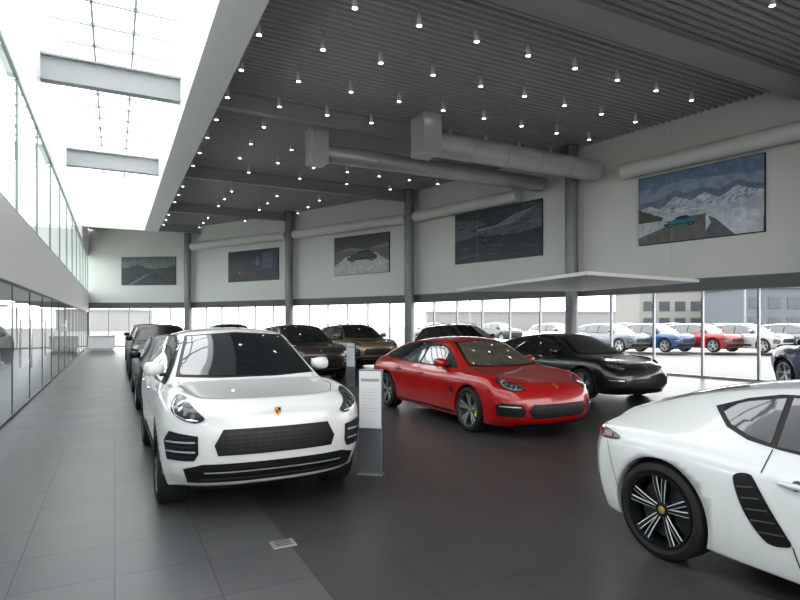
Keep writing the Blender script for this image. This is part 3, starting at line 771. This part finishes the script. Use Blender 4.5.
    if rails:
        for s in S:
            v_=[]
            for x,z in((.15,1.60),(-.5,1.64),(-1.1,1.625),(-1.65,1.55)):
                o_=Vector((x,s*.56,3)); h,nr,_,_=bvh.ray_cast(o_,Vector((0,0,-1))); v_.append(h)
            pts=[v_[0]]+[p+Vector((0,0,.055)) for p in v_]+[v_[-1]]
            bmr=bmesh.new()
            for a,b in zip(pts,pts[1:]):
                L=(b-a).length; rot=Vector((0,0,1)).rotation_difference((b-a).normalized()).to_matrix().to_4x4()
                bmesh.ops.create_cone(bmr,segments=8,radius1=.018,radius2=.018,depth=L+.02,cap_ends=True,matrix=Matrix.Translation((a+b)/2)@rot)
            m_=bpy.data.meshes.new('rail'); bmr.to_mesh(m_); bmr.free(); new_obj('roof_rail',m_,parent=root,mats=CHROME,smooth=True)
    data=wheel_data(T['R'],T['ww'],style,rimm or mat('rim_dark',(.02,.02,.022),.3,.3,.5),calm or mat('caliper_black',(.03,.03,.03),.4),edge)
    for sx in(-1,1):
        for s in S:
            w=new_obj('wheel',None,parent=root,loc=(sx*T['ax'],s*T['yw'],T['R']))
            if s<0: w.rotation_euler=(0,0,math.pi)
            for nm,dm in zip(('tire','rim','brake_disc','brake_caliper','hub_cap'),data):
                if not hi and nm in('hub_cap','brake_caliper'): continue
                new_obj(nm,dm,parent=w)
    root.location=(loc[0],loc[1],0); root.rotation_euler=(0,0,math.radians(head))
    return root
def circ(u,v,r,n=14): return [(u+r*math.cos(2*math.pi*i/n),v+r*math.sin(2*math.pi*i/n)) for i in range(n)]
def hl_frame(T,az,s,yc,rear=False):
    a=math.radians(az); d=Vector((math.cos(a),s*math.sin(a),0)); U=Vector((-math.sin(a),s*math.cos(a),0))
    if rear:
        xc=T['tail'][3][1]+.18; U=-U
    else: xc=T['nose'][4][1]-.16
    C=Vector((xc,s*(yc+.12),0))
    return lambda u,v:(C+U*u+d*2+Vector((0,0,v)),-d)

def front_axle(kind): return {'suv':1.405,'sedan':1.46,'coupe':1.26}[kind]
PW=paint('white',(.74,.74,.74)); PR=paint('red',(.42,.006,.008),.0); PB=paint('black',(.010,.010,.012)); PG=paint('graphite',(.075,.062,.055),.4)
PBR=paint('bronze',(.30,.23,.15),.4); PBL=paint('dark_blue',(.008,.03,.10),.0)
PD=paint('dark_satin',(.012,.012,.014),0,.4,.12,.3)
GREEN=mat('caliper_green',(.70,.95,.02),.35); SILV=mat('rim_silver',(.55,.56,.58),.3,.6); EDG=mat('rim_machined',(.75,.76,.78),.3,.3)
RG=mat('rim_grey',(.16,.16,.17),.3,.5)
def place(kind,xc,y_front_axle): return (xc,y_front_axle+front_axle(kind))
car('suv',PW,place('suv',1.28,5.75),-90,'glossy white compact SUV with black grille and wheels','car',3,style='suv')
car('sedan',PR,place('sedan',5.82,7.25),-90,'glossy red four-door fastback sedan with green brake calipers','car',3,rimm=RG,calm=GREEN,wind=CARGL2,edge=EDG)
car('sedan',PB,place('sedan',10.05,9.13),-90,'glossy black four-door fastback sedan','car',3,rimm=RG,edge=EDG)
car('coupe',PW,(3.46+.90,2.74-1.26),-90,'glossy white two-door sports coupe with black side intake','car',3,edge=EDG,style='twin')
car('sedan',PD,place('sedan',1.32,12.0),-90,'dark four-door sedan parked behind the white SUV','car',2,rimm=SILV,glass=CARGL3)
car('suv',PD,place('suv',1.30,18.2),-90,'black SUV in the row along the glass partition','car',2,rimm=SILV,glass=CARGL3)
car('suv',PD,place('suv',1.35,24.6),-90,'dark grey SUV at the end of the row','car',2,rimm=SILV,glass=CARGL3)
car('suv',PG,place('suv',5.0,15.4),-90,'dark brown-grey SUV in the middle row','car',3,rimm=SILV)
car('suv',PBR,place('suv',8.1,18.4),-90,'bronze beige SUV with roof rails','car',3,rimm=SILV,rails=True)
car('suv',PB,place('suv',4.3,22.6),-90,'dark SUV with roof rails','car',2,rimm=SILV,rails=True)
car('suv',PB,place('suv',11.6,16.3),-90,'black SUV with silver roof rails','car',2,rimm=SILV,rails=True)
bx_,by_=cam2w(10.75,13.0)
car('suv',PBL,(bx_,by_),-90+150,'dark blue SUV beside the window','car',2,rimm=SILV)
def out(px,d,head,kind,m,label):
    x,y=cam2w((px-400)/F*d,d)
    car(kind,m,(x,y),head,label,'car',2,rimm=SILV)
OW=paint('out_white',(.38,.39,.40)); OR=paint('out_red',(.26,.008,.015)); OB=paint('out_blue',(.015,.06,.17)); OS=paint('out_silver',(.14,.16,.18),.3); OK=paint('out_grey',(.05,.055,.06),.3)
out(611,33,-90,'suv',OS,'silver SUV on the outdoor lot')
out(654,33,-90,'suv',OB,'blue SUV on the outdoor lot')
out(700,33,-90,'suv',OR,'red SUV on the outdoor lot')
out(747,32.5,-90,'suv',OW,'white SUV on the outdoor lot')
out(796,32,-90,'suv',OS,'silver SUV on the outdoor lot')
out(557,40,-90,'suv',OW,'white SUV on the outdoor lot')
out(432,46,-140,'suv',OS,'silver SUV on the outdoor lot')
out(500,50,-90,'suv',OK,'grey SUV on the outdoor lot')
out(628,54,-90,'suv',OK,'grey SUV on the outdoor lot')
out(676,52,-90,'suv',OW,'white SUV on the outdoor lot')
out(728,50,-90,'suv',OK,'grey SUV on the outdoor lot')

# ---------------------------------------------------------------- info stands, floor boxes, desk
def stand(px,py,hgt,label,w=.27):
    d=F*EYE/(py-HY); x,y=cam2w((px-400)/F*d,d)
    o=new_obj('info_stand',None,loc=(x,y,0),label=label,category='sign stand')
    new_obj('base',boxes_mesh('b',[(-w/2-.01,w/2+.01,-.08,.08,0,.02)],.004),parent=o,mats=STEEL)
    new_obj('panel',boxes_mesh('p',[(-w/2,w/2,-.035,.035,.02,hgt)],.006),parent=o,mats=mat('stand_panel',(.22,.23,.25),.12,.5))
    bxs=[(-w/2+.01,w/2-.01,-.042,-.036,.52,hgt-.015)]
    cd=new_obj('info_card',boxes_mesh('c',bxs),parent=o,mats=mat('card',(.66,.67,.68),.35))
    new_obj('header_strip',boxes_mesh('hs',[(-w/2+.03,w/2-.03,-.0435,-.0425,hgt-.13,hgt-.10)]),parent=cd,mats=mat('ink',(.3,.3,.32),.6))
    lines=[(-w/2+.04,w/2-.05-(i%3)*.02,-.0435,-.0425,hgt-.22-.035*i,hgt-.215-.035*i) for i in range(8)]
    new_obj('printed_lines',boxes_mesh('l',lines),parent=cd,mats=mat('ink2',(.5,.5,.52),.6))
    o.rotation_euler=(0,0,math.radians(-38))
stand(371,474,1.17,'slim grey information stand with white printed card beside the white SUV')
stand(351,386,1.15,'slim grey information stand beside the dark SUV',.24)
def fbox(px,py,s):
    d=F*EYE/(py-HY); x,y=cam2w((px-400)/F*d,d)
    o=new_obj('floor_box',boxes_mesh('f',[(-s,s,-s*.8,s*.8,0,.008)],.002),loc=(x,y,0),mats=mat('plate',(.42,.42,.42),.4,.5),label='small square metal floor outlet cover set in the tiles',category='floor outlet')
    new_obj('cover_slot',boxes_mesh('s',[(-s*.7,s*.7,-s*.5+i*s*.33,-s*.5+i*s*.33+.008,.008,.0095) for i in range(4)]),parent=o,mats=BLACK)
fbox(283,544,.09)
x,y=cam2w(*( (94-400)/F*33.,33.))
o=new_obj('reception_desk',boxes_mesh('d',[(-.7,.7,-.35,.35,.12,.85),(-.6,.6,-.28,.28,0,.12),(-.75,.75,-.4,.4,.85,.9)],.02),loc=(x+.4,y,0),mats=WHITE,label='small white desk near the far glazing',category='desk')

# ---------------------------------------------------------------- outside
g=140
new_obj('parking_lot',mesh_from('lot',[(-g,-g,-.16),(g,-g,-.16),(g,g+60,-.16),(-g,g+60,-.16)],[(0,1,2,3)]),mats=noisy('lot',(.215,.21,.205),(.175,.175,.17),.05,.8),kind='structure',label='pale concrete parking lot outside the glazing',category='ground')
def bld(px,d,w,h,dep,col,label,win=True):
    x,y=cam2w((px-400)/F*d,d)
    o=new_obj('building',boxes_mesh('b',[(-w/2,w/2,-dep/2,dep/2,-.16,h),(-w/2-.2,w/2+.2,-dep/2-.2,dep/2+.2,h,h+.3)]),loc=(x,y,0),mats=noisy('bld_'+label[:6],col,tuple(c*.85 for c in col),.6,.8),label=label,category='building')
    o.rotation_euler=(0,0,-YAW)
    n=int(w/2) if win else 0
    for i in range(n):
        for z0,z1 in((.9,2.2),(3.1,4.3)):
            new_obj('building_window',boxes_mesh('w',[(-w/2+.5+i*2,-w/2+1.8+i*2,-dep/2-.05,-dep/2+.05,z0,z1)]),parent=o,mats=mat('bwin',(.07,.08,.09),.3))
bld(679,75,14,5.6,8,(.24,.235,.225),'low pale beige commercial building with window rows')
bld(785,62,14,5.2,8,(.13,.145,.165),'blue grey low commercial building')
bld(520,120,40,3.6,10,(.24,.24,.24),'long pale warehouse in the distance',False)
bld(110,120,14,4,10,(.28,.28,.28),'distant pale building block',False)
for px,d in((470,70),(610,65),(745,52),(340,90)):
    x,y=cam2w((px-400)/F*d,d)
    o=new_obj('street_lamp',tube_mesh('pole',(0,0,-.16),(0,0,8),.09,10),loc=(x,y,0),mats=STEEL,label='tall grey parking lot lamp post',category='street lamp',group='lot lamp posts')
    new_obj('lamp_head',boxes_mesh('lh',[(-.9,.9,-.15,.15,7.95,8.1)],.03),parent=o,mats=STEEL)

# ---------------------------------------------------------------- light
w=bpy.data.worlds.new('World'); scene.world=w; w.use_nodes=True
bg=w.node_tree.nodes['Background']; bg.inputs[0].default_value=(.985,.985,.985,1); bg.inputs[1].default_value=3.2
scene.view_settings.view_transform='Standard'
scene.view_settings.exposure=0.3
try: scene.view_settings.look='Medium High Contrast'
except Exception as e: print(e)
